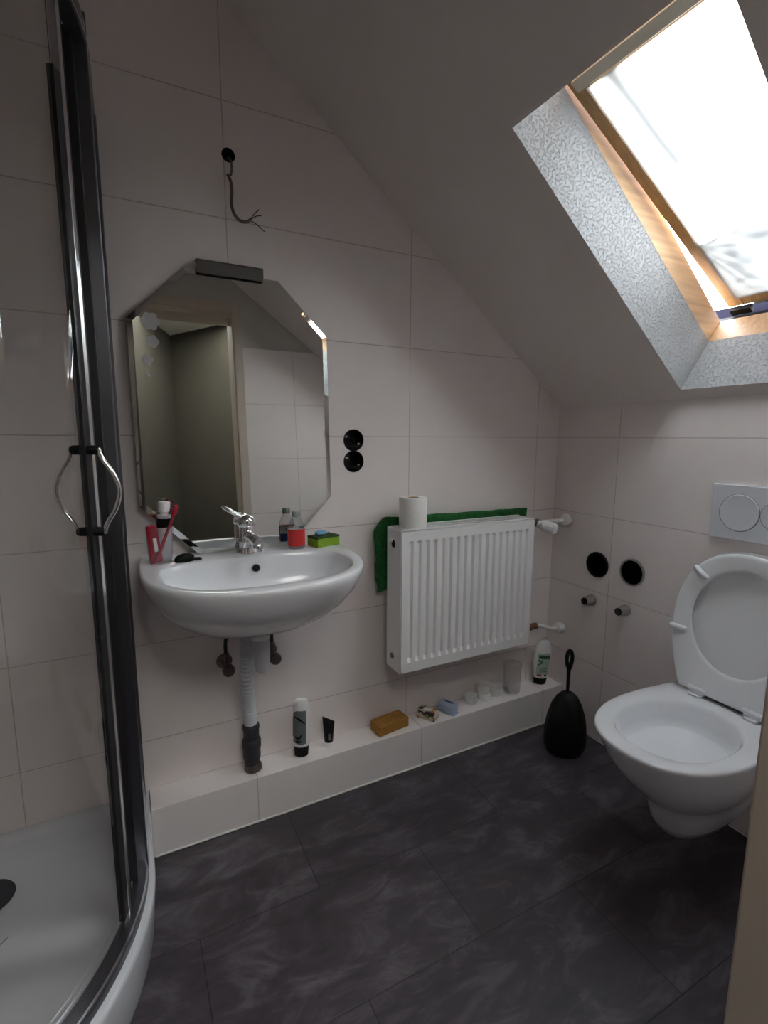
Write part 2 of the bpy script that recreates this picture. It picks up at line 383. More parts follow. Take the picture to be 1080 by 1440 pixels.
bm = BM(); ssbox(bm, rw-.005, LS-rw+.005, yl-rw+.005, yr+rw-.005, .02, .026); obj('window_or_fill_pane', bm, 'pane', sash, smooth=False)
bm = BM(); ssbox(bm, LS-.034, LS-.004, yl-.022, yr+.012, -.016, -.002); obj('vent_flap', bm, 'cream', sash, smooth=False, bevel=.003)
bm = BM(); ssbox(bm, -.012, -.001, yl-.07, yl-.19, .004, .03); obj('latch_plate', bm, 'sheetgrey', sash, smooth=False, bevel=.002)
bm = BM(); sbox(bm, S0-.075, S0-.045, Y0+.1, Y1-.1, .289, .40); obj('window_flashing', bm, 'lavender', win, smooth=False)
bm = BM(); sbox(bm, S0-.07, S0-.002, Y0+.012, Y0-.2, .289, .30)
sbox(bm, S0+.0, S0+.02, Y0-.03, Y0-.09, .30, .315); obj('window_hinge', bm, 'black', win, smooth=False)
# the sheet pinned over the sash
bm = BM(); NU, NV = 130, 76; grid = []; shade = []
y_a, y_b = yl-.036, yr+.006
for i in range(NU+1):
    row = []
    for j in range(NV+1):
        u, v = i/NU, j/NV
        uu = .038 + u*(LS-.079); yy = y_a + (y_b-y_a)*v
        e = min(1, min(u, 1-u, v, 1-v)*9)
        h = .003*noise.noise(V((u*5, v*5, 1)))
        # bunched folds radiating from a pinned point on the left edge
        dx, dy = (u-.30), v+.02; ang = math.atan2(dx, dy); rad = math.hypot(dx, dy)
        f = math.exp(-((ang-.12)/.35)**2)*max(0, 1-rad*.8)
        shd = max(0, min(1, (.33+.10*v-u)/.03))*min(.93, (.70+.10*noise.noise(V((u*26,v*9,8)))+.12*abs(noise.noise(V((ang*7,rad*2.5,1)))))*(.96+.1*noise.noise(V((u*9,v*6,5)))))  # shade painted over the lower part of the sheet
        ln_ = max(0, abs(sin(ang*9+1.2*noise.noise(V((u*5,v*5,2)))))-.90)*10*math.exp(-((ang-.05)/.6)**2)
        shd = max(shd, (.96*min(1, ln_))*max(0, 1-rad*.9)) if u < .5 else shd  # shade painted along the crease lines
        shd = max(shd, .74*math.exp(-((v-.16-.1*(1-u))/.07)**2)*max(0, min(1, (u-.45)/.2)))  # soft band of painted shade at the upper left
        shade.append(shd)
        h += .008*f*abs(sin(ang*14+2*noise.noise(V((u*4,v*4,0)))))**.7
        f2 = math.exp(-((ang+.75)/.4)**2)*max(0, 1-rad)
        h += .006*f2*sin(ang*16+rad*4)
        h += .014*math.exp(-((u-.10)/.09)**2)*(.4+.6*v)          # sagging pocket near the bottom
        h += .0025*noise.noise(V((u*22, v*7, 3)))
        yy += .003*noise.noise(V((u*17, 4, v*2)))*(1 if j in (0, NV) else 0)
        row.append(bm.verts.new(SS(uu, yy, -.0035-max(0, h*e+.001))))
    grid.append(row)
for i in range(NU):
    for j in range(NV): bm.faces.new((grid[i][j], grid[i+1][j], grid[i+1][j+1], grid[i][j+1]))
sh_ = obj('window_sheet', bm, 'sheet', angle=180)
at = sh_.data.attributes.new('sheet_shade', 'FLOAT', 'POINT'); at.data.foreach_set('value', shade)
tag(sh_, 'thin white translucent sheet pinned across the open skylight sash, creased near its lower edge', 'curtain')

# ------------------------------------------------------------------ wall openings
for k, (x, z) in enumerate(SOCK):
    t = thing('socket_box', ('upper open black socket box in the back wall, right of the mirror', 'lower open black socket box in the back wall, right of the mirror')[k], 'socket box', (x, 0, z), group='open socket boxes beside the mirror')
    bm = BM(); mx = along((0,1,0))
    lathe(bm, [(.0365,-.0015),(.0362,.055),(.0002,.055),(.0002,.053),(.0342,.053),(.0342,-.0015),(.0365,-.0015)], 40, cap0=False, cap1=False, mx=mx); obj('box_shell', bm, 'blackg', t)
    for sg in (-1, 1):
        bm = BM(); lathe(bm, [(.003,0),(.003,.006)], 10, mx=mx, c=(.022*sg,.006,-.012*sg)); obj('screw', bm, 'dullchrome', t)
    if k == 0:
        bm = BM(); tube(bm, [(-.01,.05,.01),(-.014,.02,.002),(0,.006,.008),(.012,.02,-.004),(.006,.05,-.012)], .0022, 8, smooth=6); obj('wire', bm, 'black', t)
for k, (y, z) in enumerate(DRN):
    t = thing('waste_pipe', ('open round waste pipe in the right wall, the one nearer the radiator corner', 'open round waste pipe in the right wall, the one nearer the toilet')[k], 'pipe', (0, y, z), group='open waste pipes in the right wall')
    mx = along((1,0,0)); r = .049
    bm = BM(); lathe(bm, [(r,-.004),(r,.085),(.0002,.085),(.0002,.083),(r-.003,.083),(r-.003,-.004),(r,-.004)], 44, cap0=False, cap1=False, mx=mx); obj('pipe_wall', bm, 'blackg', t)
    bm = BM(); lathe(bm, [(r-.001,-.0045),(r+.0015,-.005),(r+.0015,-.0005),(r-.0045,-.0005),(r-.0045,-.006),(r-.001,-.0045)], 44, cap0=False, cap1=False, mx=mx); obj('rim', bm, 'dullchrome' if k else 'black', t)
for k, (y, z) in enumerate([(-.222, .570), (-.374, .575)]):
    t = thing('pipe_stub', ('short chrome water pipe stub with black plug, below the opening nearer the corner', 'short chrome water pipe stub with black plug, below the opening nearer the toilet')[k], 'pipe stub', (0, y, z), group='capped water pipe stubs in the right wall')
    mx = along((-1,0,0))
    bm = BM(); lathe(bm, [(.0205,0),(.0205,.002),(.019,.022),(.015,.036),(.0145,.042)], 28, mx=mx); obj('collar', bm, 'dullchrome', t)
    bm = BM(); lathe(bm, [(.0138,.040),(.0140,.046),(.0125,.0475),(.0002,.0475)], 24, mx=mx); obj('plug', bm, 'blackg', t)
t = thing('lamp_cable', 'bare twisted ceiling-lamp cable hanging from a hole above the mirror', 'cable', (-1.306, 0, 1.972))
bm = BM(); lathe(bm, [(.0183,-.0006),(.0183,.075),(.0002,.075),(.0002,.074),(.0168,.074),(.0168,-.0006),(.0183,-.0006)], 32, cap0=False, cap1=False, mx=along((0,1,0))); obj('wall_sleeve', bm, 'hole', t)
bm = BM(); q = [(-.002,.05,-.002),(-.001,.0,-.008),(.004,-.014,-.022),(.004,-.02,-.045),(.0,-.02,-.06)]; tube(bm, q, .0034, 10, smooth=6); obj('cable_sheath', bm, 'steel', t, label='grey outer sheath')
bm = BM(); q = [(-.007,-.018,-.058),(.0,-.02,-.075),(.002,-.022,-.10),(-.001,-.022,-.132),(.006,-.022,-.158),(.022,-.022,-.172),(.038,-.022,-.172),(.05,-.022,-.164)]
tube(bm, q, .0042, 10, smooth=6); obj('cable_core', bm, 'brown', t, label='dark twisted wires')
for e_ in ((.073,-.03,-.136),(.082,-.02,-.146),(.088,-.026,-.190)):
    bm = BM(); tube(bm, [(.048,-.022,-.165), (.5*(.048+e_[0]), -.026, .5*(-.165+e_[2])+.002), e_], .0012, 6); obj('wire', bm, 'black', t)

# ------------------------------------------------------------------ mirror
TL = R(2.8)
mir = thing('mirror', 'tall octagonal mirror with faded flower stickers hanging above the washbasin', 'mirror', (-1.308, -.0455, .868), (-TL, 0, 0))
mw, mh, mc = .279, .793, .148
def octo(i): 
    k = i*.414; w, h0, h1, c = mw-i, i, mh-i, mc-i*.586
    c = mc - i*(2-math.sqrt(2)); 
    return [(-w+c,h0),(w-c,h0),(w,h0+c),(w,h1-c),(w-c,h1),(-w+c,h1),(-w,h1-c),(-w,h0+c)]
bm = BM()
back = [bm.verts.new((x,.0045,z)) for x,z in octo(0)]; fr = [bm.verts.new((x,.0022,z)) for x,z in octo(0)]; inn = [bm.verts.new((x,0,z)) for x,z in octo(.0145)]
for i in range(8):
    j = (i+1)%8; f = bm.faces.new((back[i],back[j],fr[j],fr[i])); f.material_index = 1; bm.faces.new((fr[i],fr[j],inn[j],inn[i]))
bm.faces.new(inn); bm.faces.new(back[::-1]).material_index = 1
obj('mirror_glass', bm, ['mirror', 'mirroredge'], mir, smooth=False)
def flower(bm, c, r, pet=7, rot=0.):
    k = 56; poly = []
    for i in range(k):
        t = 2*pi*i/k+rot; q = r*(.80+.20*abs(cos(pet*t/2))); poly.append((c[0]+q*cos(t), c[1]+q*sin(t)))
    prism(bm, poly, -.0008, -.0002, 'y')
for (x, z, r) in ((-.222,.641,.0245),(-.220,.588,.018),(-.234,.541,.0155)):
    bm = BM(); flower(bm, (x, z), r, 6 if r > .02 else 5, r*40); obj('flower_decal', bm, 'decal', mir, smooth=False, label='frosted flower sticker')
bm = BM(); prism(bm, [(-.245,.506),(-.236,.511),(-.231,.505),(-.229,.497),(-.235,.492),(-.239,.500)], -.0008, -.0002, 'y'); obj('flower_decal', bm, 'decal', mir, smooth=False, label='small torn remnant of a flower sticker')
t = thing('mirror_bracket', 'dark grey metal strip fixed along the top edge of the mirror', 'bracket', (-1.315, 0, 1.665))
bm = BM(); box(bm, (-.092,-.019,-.017), (.092,-.015,.019)); box(bm, (-.092,-.019,.015), (.092,-.0005,.019)); obj('cover_strip', bm, 'steel', t, smooth=False, bevel=.001)

# ------------------------------------------------------------------ washbasin
SX, SZ = -1.312, .868
t = thing('washbasin', 'white wall-hung oval-fronted ceramic washbasin below the mirror', 'washbasin', (SX, 0, 0))
def basin_ring(a, yf, yb_side, z, nn=2.35, k=40, back=-.002, aw=None):
    """D outline: back straight on the wall, round front. returns closed ring"""
    aw = aw if aw is not None else a*1.0
    out = []
    for i in range(k+1):
        th = pi*i/k; c_, s_ = cos(th), sin(th)
        out.append((a*math.copysign(abs(c_)**(2/nn), c_), yb_side-(yb_side-yf)*0 - abs(yf-yb_side)*abs(s_)**(2/nn), z))
    ring = out + [(-aw*.995, yb_side*.45, z), (-aw*.97, back, z)] + [(-aw*.97 + 2*aw*.97*i/8, back, z) for i in range(1, 8)] + [(aw*.97, back, z), (aw*.995, yb_side*.45, z)]
    return ring
prof = [(.292,-.475,-.185,SZ),]
rings = []
cav = lambda a, b, yc, z, nn=2.3: None
outer = [ # a, yf, yside, z, back
 (.10,-.215,-.10,.672),(.135,-.255,-.11,.678),(.175,-.305,-.12,.695),(.215,-.36,-.13,.725),(.250,-.41,-.145,.762),(.272,-.447,-.16,.80),(.284,-.467,-.17,.835),(.288,-.474,-.175,.852),(.289,-.4755,-.175,.861),(.288,-.4745,-.174,.8655),(.2855,-.472,-.173,.868),(.282,-.468,-.17,.869)]
for a, yf, ys, z in outer: rings.append(basin_ring(a, yf, ys, z))
# inner cavity rings with the same vertex count
cnt = len(rings[0])
def cavity(a, b, yc, z, nn=2.5):
    # match angular order: front arc first (41), then the back
    out = []
    for i in range(41):
        th = pi*i/40; c_, s_ = cos(th), sin(th); out.append((a*math.copysign(abs(c_)**(2/nn), c_), yc-b*abs(s_)**(2/nn), z))
    m_ = cnt-41
    for i in range(m_):
        th = pi+pi*(i+1)/(m_+1); c_, s_ = cos(th), sin(th); out.append((a*math.copysign(abs(c_)**(2/nn), c_), yc+b*.56*abs(s_)**(2/3.6), z))
    return out
for a, b, yc, z in ((.249,.198,-.234,.8675),(.245,.194,-.234,.865),(.240,.189,-.234,.850),(.229,.180,-.234,.815),(.205,.160,-.235,.778),(.16,.122,-.238,.752),(.085,.062,-.24,.739),(.024,.024,-.24,.736)):
    rings.append(cavity(a, b, yc, z))
bm = BM(); loft(bm, rings, True, True); obj('basin', bm, 'ceramic', t, angle=60)
bm = BM(); mx = along((0,-1,.12)); lathe(bm, [(.0125,0),(.0125,.004),(.0105,.0045),(.0105,.001),(.0002,.001)], 28, c=(.012,-.1335,.833), mx=mx); obj('overflow_ring', bm, 'dullchrome', t)
bm = BM(); lathe(bm, [(.0104,.0012),(.0104,.0034),(.0002,.0034)], 28, c=(.012,-.1335,.833), mx=mx); obj('overflow_hole', bm, 'hole', t)
bm = BM(); lathe(bm, [(.0002,.7375),(.026,.7375),(.028,.740),(.024,.742),(.0002,.742)], 28, c=(0,-.24,0)); obj('drain_plug', bm, 'chrome', t)

# faucet
t = thing('basin_faucet', 'chrome single-lever mixer tap on the washbasin deck', 'faucet', (-1.310, -.078, .8675))
bm = BM(); lathe(bm, [(.0255,0),(.0255,.004),(.0235,.007),(.0235,.034),(.0245,.036),(.0235,.040),(.0225,.070),(.0205,.078)], 36); obj('tap_body', bm, 'chrome', t)
bm = BM(); d = V((.10,-.99,0)).normalized(); path = [V((0,0,.050)), d*.03+V((0,0,.054)), d*.065+V((0,0,.052)), d*.098+V((0,0,.044))]
tube(bm, path, lambda q: .0175-.005*q, 20, smooth=5); obj('spout', bm, 'chrome', t)
bm = BM(); lathe(bm, [(.0115,-.004),(.0125,0),(.0125,.012),(.010,.016)], 24, c=tuple(d*.094+V((0,0,.026)))); obj('aerator', bm, 'chrome', t)
bm = BM(); lathe(bm, [(.0215,.078),(.0245,.082),(.0245,.094),(.020,.106),(.010,.112),(.0002,.113)], 32); obj('cartridge_cap', bm, 'chrome', t)
bm = BM(); a0 = V((-.004,.004,.100)); dd = V((-.046,.012,.030)); side = V((.10,.35,0)).normalized()*.0095
lp = [a0+side, a0+dd*.4+side*1.25, a0+dd*.8+side*1.2, a0+dd*1.05+side*.6, a0+dd*1.10, a0+dd*1.05-side*.6, a0+dd*.8-side*1.2, a0+dd*.4-side*1.25, a0-side]
tube(bm, lp, .0040, 12, smooth=5); obj('lever', bm, 'chrome', t)

# drain trap
t = thing('drain_trap', 'white plastic trap and corrugated waste hose running from the basin to the ledge', 'drain trap', (-1.31, -.10, .152))
def W(*p): return tuple(V(p)-V((-1.31,-.10,.152)))
bm = BM(); lathe(bm, [(.030,.672),(.0305,.664),(.027,.662),(.027,.645),(.024,.640)], 32, c=W(-1.306,-.185,0)); obj('outlet_nut', bm, 'whitepl', t)
bm = BM(); lathe(bm, [(.0235,.645),(.0235,.60),(.0225,.595),(.022,.565),(.018,.546),(.010,.538),(.0002,.537)], 32, c=W(-1.303,-.185,0)); obj('trap_cup', bm, 'pipegrey', t)
bm = BM(); pts = [W(-1.330,-.165,.668), W(-1.3335,-.15,.62), W(-1.335,-.13,.56), W(-1.331,-.10,.47), W(-1.322,-.068,.39), W(-1.316,-.055,.33), W(-1.314,-.053,.29)]
pp = spline([V(q) for q in pts], 34); N_ = len(pp); rings = []
tube(bm, pp, lambda q: .0190 + .0020*sin(q*N_*2*pi/6), 24); obj('corrugated_hose', bm, 'pipegrey', t)
bm = BM(); lathe(bm, [(.0205,.312),(.0255,.306),(.0265,.298),(.0245,.290),(.024,.262),(.029,.256),(.029,.232),(.027,.226),(.027,.196),(.023,.186),(.023,.154)], 32, c=W(-1.314,-.051,0)); obj('rubber_socket', bm, 'rubber', t)
bm = BM(); lathe(bm, [(.026,.154),(.029,.158),(.027,.170),(.022,.178)], 14, c=W(-1.312,-.052,0)); obj('old_sealant', bm, 'brown', t)
for k, (x, z) in enumerate([(-1.378,.512), (-1.236,.520)]):
    t = thing('angle_valve', ('tarnished angle valve with supply hose, left of the basin trap', 'tarnished angle valve with supply hose, right of the basin trap')[k], 'valve', (x, 0, z), group='supply valves under the basin')
    mx = along((0,-1,0))
    bm = BM(); lathe(bm, [(.024,0),(.024,.003),(.012,.008),(.012,.05)], 28, mx=mx); obj('rosette', bm, 'brown', t)
    bm = BM(); lathe(bm, [(.012,.046),(.0145,.05),(.0145,.062),(.018,.066),(.019,.078),(.016,.086),(.0002,.087)], 12, mx=mx); obj('knob', bm, 'brown', t)
    bm = BM(); lathe(bm, [(.0075,.0),(.0075,.016),(.011,.018),(.011,.032),(.007,.036)], 12, c=(0,-.036,.004)); lathe(bm, [(.008,-.03),(.010,-.026),(.009,0)], 12, c=(.004,-.036,.0)); obj('outlet', bm, 'brown', t)
    s_ = 1 if k == 0 else -1
    bm = BM(); tube(bm, [(0,-.036,.036),(0,-.036,.07),(.004*s_,-.05,.11),(.010*s_,-.062,.150)], .0055, 10, smooth=6); obj('supply_hose', bm, 'rubber', t)

# ------------------------------------------------------------------ on the washbasin
t = thing('tumbler', 'clear plastic toothbrush tumbler at the left end of the washbasin', 'tumbler', (-1.545, -.095, .8695))
bm = BM(); lathe(bm, [(.0002,0),(.029,0),(.0335,.098),(.0325,.098),(.0285,.004),(.0002,.004)], 36, cap0=False, cap1=False); obj('tumbler_wall', bm, 'frosty', t)
def flat_tube(L, w, th, n=14):
    """squeeze tube: round at z=0 (cap end), flat crimp at z=L"""
    rings = []
    for i in range(n+1):
        q = i/n; a = w*(.80+.20*q**.7); b = th*(1-q)**.8+.0009; rings.append([(a*cos(2*pi*k/28), b*sin(2*pi*k/28), L*q) for k in range(28)])
    return rings
t = thing('toothpaste_tube', 'white and grey toothpaste tube standing cap up in the tumbler', 'toothpaste', (-1.536, -.090, .878), (R(0), R(3), R(6)))
bm = BM(); rg = [[(x, y, .118-z) for x, y, z in r] for r in flat_tube(.118, .0215, .015)]; loft(bm, rg); obj('tube_body', bm, 'tube', t)
bm = BM(); lathe(bm, [(.0105,.118),(.0105,.126),(.0145,.128),(.0155,.150),(.014,.154),(.0002,.154)], 28); obj('cap', bm, 'whitepl', t)
bm = BM(); rg = [[(x*1.02, y*1.04-.0003, .118-z) for x, y, z in r] for r in flat_tube(.118, .0215, .015)[1:5]]; loft(bm, rg, False, False); obj('label_band', bm, 'black', t, label='dark band below the cap')
t = thing('toothpaste_tube', 'dark red and white toothpaste tube standing in the left of the tumbler', 'toothpaste', (-1.555, -.106, .878), (R(0), R(-6), R(25)))
bm = BM(); loft(bm, [[(x, y, .095-z) for x, y, z in r] for r in flat_tube(.102, .0170, .009)]); obj('tube_body', bm, 'red', t)
bm = BM(); box(bm, (-.006,-.0098,.025), (.004,-.0086,.062)); obj('label_panel', bm, 'white', t, bevel=.0004)
def toothbrush(lbl, loc, rot):
    t = thing('toothbrush', lbl, 'toothbrush', loc, rot, 'red toothbrushes in the tumbler')
    bm = BM(); tube(bm, [(0,0,0),(0,0,.03),(0,.001,.07),(0,0,.105),(0,0,.13)], lambda q: .0052-.0022*q, 12, smooth=5); obj('handle', bm, 'red', t)
    bm = BM(); lathe(bm, [(.0025,.124),(.006,.132),(.0072,.142),(.0062,.152),(.003,.157),(.0002,.158)], 20, sy=.55); obj('brush_head', bm, 'red', t)
    bm = BM(); box(bm, (-.0045,.003,.134), (.0045,.0125,.154)); obj('bristles', bm, 'white', t, smooth=False)
toothbrush('red toothbrush leaning to the right in front in the tumbler', (-1.556, -.112, .878), (R(0), R(22), 0))
toothbrush('red toothbrush behind the toothpaste cap in the tumbler', (-1.547, -.071, .878), (R(-1), R(12), 0))
t = thing('hair_clip', 'small black plastic clip with a loop lying beside the tumbler', 'clip', (-1.488, -.118, .8685), (0, 0, R(10)))
bm = BM(); loft(bm, [superell(.024,.012,2.2,28,(0,0),.001), superell(.027,.0145,2.2,28,(0,0),.007), superell(.024,.012,2.2,28,(.002,0),.016), superell(.012,.006,2.2,28,(.004,0),.022)]); obj('clip_body', bm, 'black', t)
bm = BM(); tube(bm, [(.018,0,.007),(.032,.006,.005),(.043,.003,.004),(.042,-.006,.004),(.030,-.007,.005),(.018,-.002,.006)], .0026, 8, smooth=6); obj('loop', bm, 'black', t)
t = thing('lotion_bottle', 'small clear bottle with red label and grey cap on the washbasin', 'bottle', (-1.165, -.092, .8685), (0, 0, R(-10)))
def bprof(s=0): return [(.0002,0),(.0225+s,0),(.0255+s,.004),(.0255+s,.062),(.0235+s,.074),(.017+s,.088),(.0105+s,.097),(.0105+s,.103)]
bm = BM(); lathe(bm, bprof(), 36, sy=.8); obj('bottle_body', bm, 'clear', t)
def arc_label(bm, r, sy, z0, z1, a0, a1, n=20, th=.0006):
    ring = [[( (r+th)*cos(a0+(a1-a0)*i/n), sy*(r+th)*sin(a0+(a1-a0)*i/n), z) for i in range(n+1)] for z in (z0, z1)]
    loft(bm, ring, False, False, closed=False)
bm = BM(); arc_label(bm, .0256, .8, .010, .061, R(185), R(355)); obj('front_label', bm, 'redlabel', t)
bm = BM(); arc_label(bm, .0256, .8, .010, .036, R(10), R(170)); obj('back_label', bm, 'bluelabel', t)
bm = BM(); arc_label(bm, .0254, .8, .036, .060, R(10), R(170)); obj('back_label', bm, 'white', t)
bm = BM()
for i in range(4): arc_label(bm, .0262, .8, .044, .054, R(62+16*i), R(70+16*i), 3)
obj('lettering', bm, 'black', t)
bm = BM(); lathe(bm, [(.0115,.098),(.0125,.099),(.0125,.113),(.0115,.115),(.0002,.115)], 28); obj('cap', bm, 'sheetgrey', t)
t = thing('cleaning_sponge', 'lime green waisted sponge with a dark green scouring top, on the right of the washbasin', 'sponge', (-1.075, -.085, .8685), (0, 0, R(16)))
def waist(L, w, z, d=.18): 
    out = []
    for sgn in (1, -1):
        for i in range(13):
            u = -1+2*i/12; x = L*u*sgn*-1; y = -sgn*w*(1-d*(1-u*u)) ; out.append((x*-1*-1, y, z))
    return out
bm = BM(); loft(bm, [waist(.042,.028,.0005,.10), waist(.042,.028,.006,.14), waist(.042,.028,.017,.22), waist(.042,.028,.026,.12)]); obj('sponge_body', bm, 'gsponge', t, bevel=.0015)
bm = BM(); loft(bm, [waist(.042,.028,.0262,.12), waist(.042,.028,.0325,.12)]); obj('scouring_layer', bm, 'scour', t, bevel=.001)
t = tag(obj('soap_bar', (lambda b: (loft(b, [superell(.016,.010,2.2,28,(0,0),.0), superell(.0225,.0145,2.2,28,(0,0),.005), superell(.0215,.0135,2.2,28,(0,0),.010), superell(.012,.007,2.2,28,(0,0),.014)]), b)[1])(BM()), 'bluesoap', loc=(-1.082,-.082,.9012), rot=(0,0,R(20))), 'small pale blue oval soap lying on the green sponge', 'soap')

# ------------------------------------------------------------------ radiator
RX0, RX1, RB, RF, RZ0, RZ1 = -.832, -.252, -.052, -.150, .407, .902
rad = thing('radiator', 'white steel panel radiator hung on the back wall', 'radiator', (RX0, RB, RZ0))
def rw_(x, y, z): return (x-RX0, y-RB, z-RZ0)
def fluted(yface, sgn, name):
    """grid panel with 17 recessed vertical channels"""
    x0, x1 = RX0+.004, RX1-.004; n = 17; mrg = .020; pitch = (x1-x0-2*mrg)/n
    xs = [(x0, 0), (x0+.006, 0), (x0+.0062, .001)]
    for i in range(n):
        c = x0+mrg+pitch*(i+.5)
        xs += [(c-pitch*.34, 0), (c-pitch*.20, 1), (c+pitch*.06, 1), (c+pitch*.26, 0)]
    xs += [(x1-.006, 0), (x1, 0)]
    zs = [(RZ0+.002, 0), (RZ0+.036, 0), (RZ0+.050, 1), (RZ1-.046, 1), (RZ1-.036, 0), (RZ1-.003, 0)]
    bm = BM(); g = [[bm.verts.new(rw_(x, yface - sgn*(-.0085*a*b), z)) for x, a in xs] for z, b in zs]
    for i in range(len(g)-1):
        for j in range(len(xs)-1): bm.faces.new((g[i][j], g[i][j+1], g[i+1][j+1], g[i+1][j]))
    r = bmesh.ops.extrude_face_region(bm, geom=bm.faces[:]); vs = [v for v in r['geom'] if isinstance(v, bmesh.types.BMVert)]
    yb = yface + sgn*.012
    for v in vs: v.co.y = yb - RB
    return obj(name, bm, 'white_enamel', rad, smooth=False)
fluted(RF, 1, 'front_panel'); fluted(RB, -1, 'rear_panel')
for x0 in (RX0, RX1-.002):
    bm = BM(); box(bm, rw_(x0, RF+.001, RZ0), rw_(x0+.002, RB, RZ1)); o = obj('side_cover', bm, 'white_enamel', rad, smooth=False, bevel=.0008)
bm = BM(); zt = RZ1
box(bm, rw_(RX0, RF+.001, zt), rw_(RX1, RF+.014, zt+.003)); box(bm, rw_(RX0, RB-.012, zt), rw_(RX1, RB, zt+.003))
k = 46
for i in range(k+1):
    x = RX0+.004+(RX1-RX0-.011)*i/k; box(bm, rw_(x, RF+.014, zt), rw_(x+.0045, RB-.012, zt+.002))
box(bm, rw_(RX0, RF+.045, zt), rw_(RX1, RF+.052, zt+.002)); 
obj('top_grille', bm, 'white_enamel', rad, smooth=False)
bm = BM(); box(bm, rw_(RX0+.01, RF+.02, RZ0+.01), rw_(RX1-.01, RB-.02, RZ1-.02)); obj('convector_core', bm, 'sheetgrey', rad, smooth=False)
mx = along((-1,0,0))
bm = BM(); lathe(bm, [(.013,0),(.013,.001),(.0095,.0012),(.0002,.0012)], 24, c=rw_(RX0, RF+.052, RZ1-.050), mx=mx); obj('vent_hole', bm, 'hole', rad)
bm = BM(); lathe(bm, [(.0075,0),(.0075,.006),(.005,.007),(.005,.014),(.0002,.014)], 8, c=rw_(RX0, RF+.064, RZ1-.041), mx=mx); obj('bleed_valve', bm, 'whitepl', rad)
bm = BM(); lathe(bm, [(.011,0),(.011,.003),(.008,.005),(.0002,.005)], 20, c=rw_(RX0, RF+.055, RZ0+.048), mx=mx); obj('blind_plug', bm, 'brown', rad)
# supply: valve, thermostat head, pipe and rosette
py = -.078
mx = along((1,0,0))
bm = BM(); lathe(bm, [(.011,0),(.014,.002),(.014,.022),(.010,.028),(.010,.046),(.0135,.048),(.0155,.056),(.0155,.084),(.012,.090),(.0095,.098)], 20, c=rw_(RX1, py, .871), mx=mx); obj('valve_body', bm, 'brown', rad)
bm = BM(); lathe(bm, [(.0075,.03),(.0075,-RX1-.004)], 16, c=rw_(RX1, py, .871), mx=mx); obj('supply_pipe', bm, 'whitepl', rad)
bm = BM(); lathe(bm, [(.010,-.032),(.020,-.028),(.024,-.016),(.024,-.006),(.012,-.0005)], 28, c=rw_(0, py, .871), mx=mx); obj('pipe_rosette', bm, 'whitepl', rad)
hd = V((.52,-.80,-.22)).normalized(); hc = V(rw_(RX1+.076, py-.006, .868)); mh_ = along(hd)
rings = []
for r, z in [(.013,.0),(.0155,.004),(.0155,.016),(.0205,.02),(.023,.03),(.0235,.058),(.0215,.070),(.015,.078),(.0002,.080)]:
    rings.append([mh_ @ V(((r*(1-.05*(i%2)*(1 if .02 < z < .075 else 0)))*cos(2*pi*i/40), (r*(1-.05*(i%2)*(1 if .02 < z < .075 else 0)))*sin(2*pi*i/40), z)) + hc for i in range(40)])
bm = BM(); loft(bm, rings); obj('thermostat_head', bm, 'whitepl', rad, angle=25)
bm = BM(); lathe(bm, [(.010,0),(.013,.002),(.013,.012),(.009,.016),(.009,.048),(.013,.050),(.0145,.056),(.0145,.074),(.011,.078),(.011,.088),(.0135,.090),(.0135,.104),(.009,.108)], 12, c=rw_(RX1, py, .437), mx=mx); obj('return_valve', bm, 'brass', rad)
bm = BM(); tube(bm, [rw_(RX1+.100, py, .437), rw_(RX1+.130, py, .432), rw_(RX1+.18, py, .413), rw_(-.03, py, .405)], .0078, 14, smooth=6); obj('return_pipe', bm, 'whitepl', rad)
bm = BM(); lathe(bm, [(.010,-.032),(.020,-.028),(.024,-.016),(.024,-.006),(.012,-.0005)], 28, c=rw_(0, py, .405), mx=mx); obj('pipe_rosette', bm, 'whitepl', rad)

# towel hanging behind the radiator
bm = BM(); N1, N2 = 60, 30; g = []
for i in range(N1+1):
    row = []; u = i/N1; x = -.868+.686*u
    for j in range(N2+1):
        v = j/N2
        top = .930-.006*u + .004*noise.noise(V((u*9, 0, 0))) - (.045*max(0, 1-u/.07)**2)
        bot = .665 + .03*noise.noise(V((u*5, 3, 0))) + (.03*sin(u*5))
        z = top+(bot-top)*v
        y = -.026 + .006*noise.noise(V((u*12, v*3, 7))) + .003*sin(u*40+v*2)*v
        row.append(bm.verts.new((x + .006*noise.noise(V((v*6, 9, u))) + .012*v*(1-u), y, z)))
    g.append(row)
for i in range(N1):
    for j in range(N2): bm.faces.new((g[i][j], g[i+1][j], g[i+1][j+1], g[i][j+1]))
o = obj('towel', bm, 'towel', angle=180); md = o.modifiers.new('s', 'SOLIDIFY'); md.thickness = .010; md.offset = 0
tag(o, 'green terry towel hanging between the radiator and the back wall', 'towel')
# toilet roll
t = thing('toilet_roll', 'white toilet paper roll standing on the left end of the radiator', 'toilet roll', (-.758, -.098, .9052))
bm = BM(); lathe(bm, [(.021,.0),(.046,.0),(.047,.002),(.047,.098),(.0455,.100),(.021,.100),(.021,.0)], 48, cap0=False, cap1=False); obj('paper', bm, 'paper', t, angle=50)
bm = BM(); lathe(bm, [(.0205,.001),(.0205,.099),(.0195,.099),(.0195,.001),(.0205,.001)], 36, cap0=False, cap1=False); obj('cardboard_core', bm, 'sponge', t)

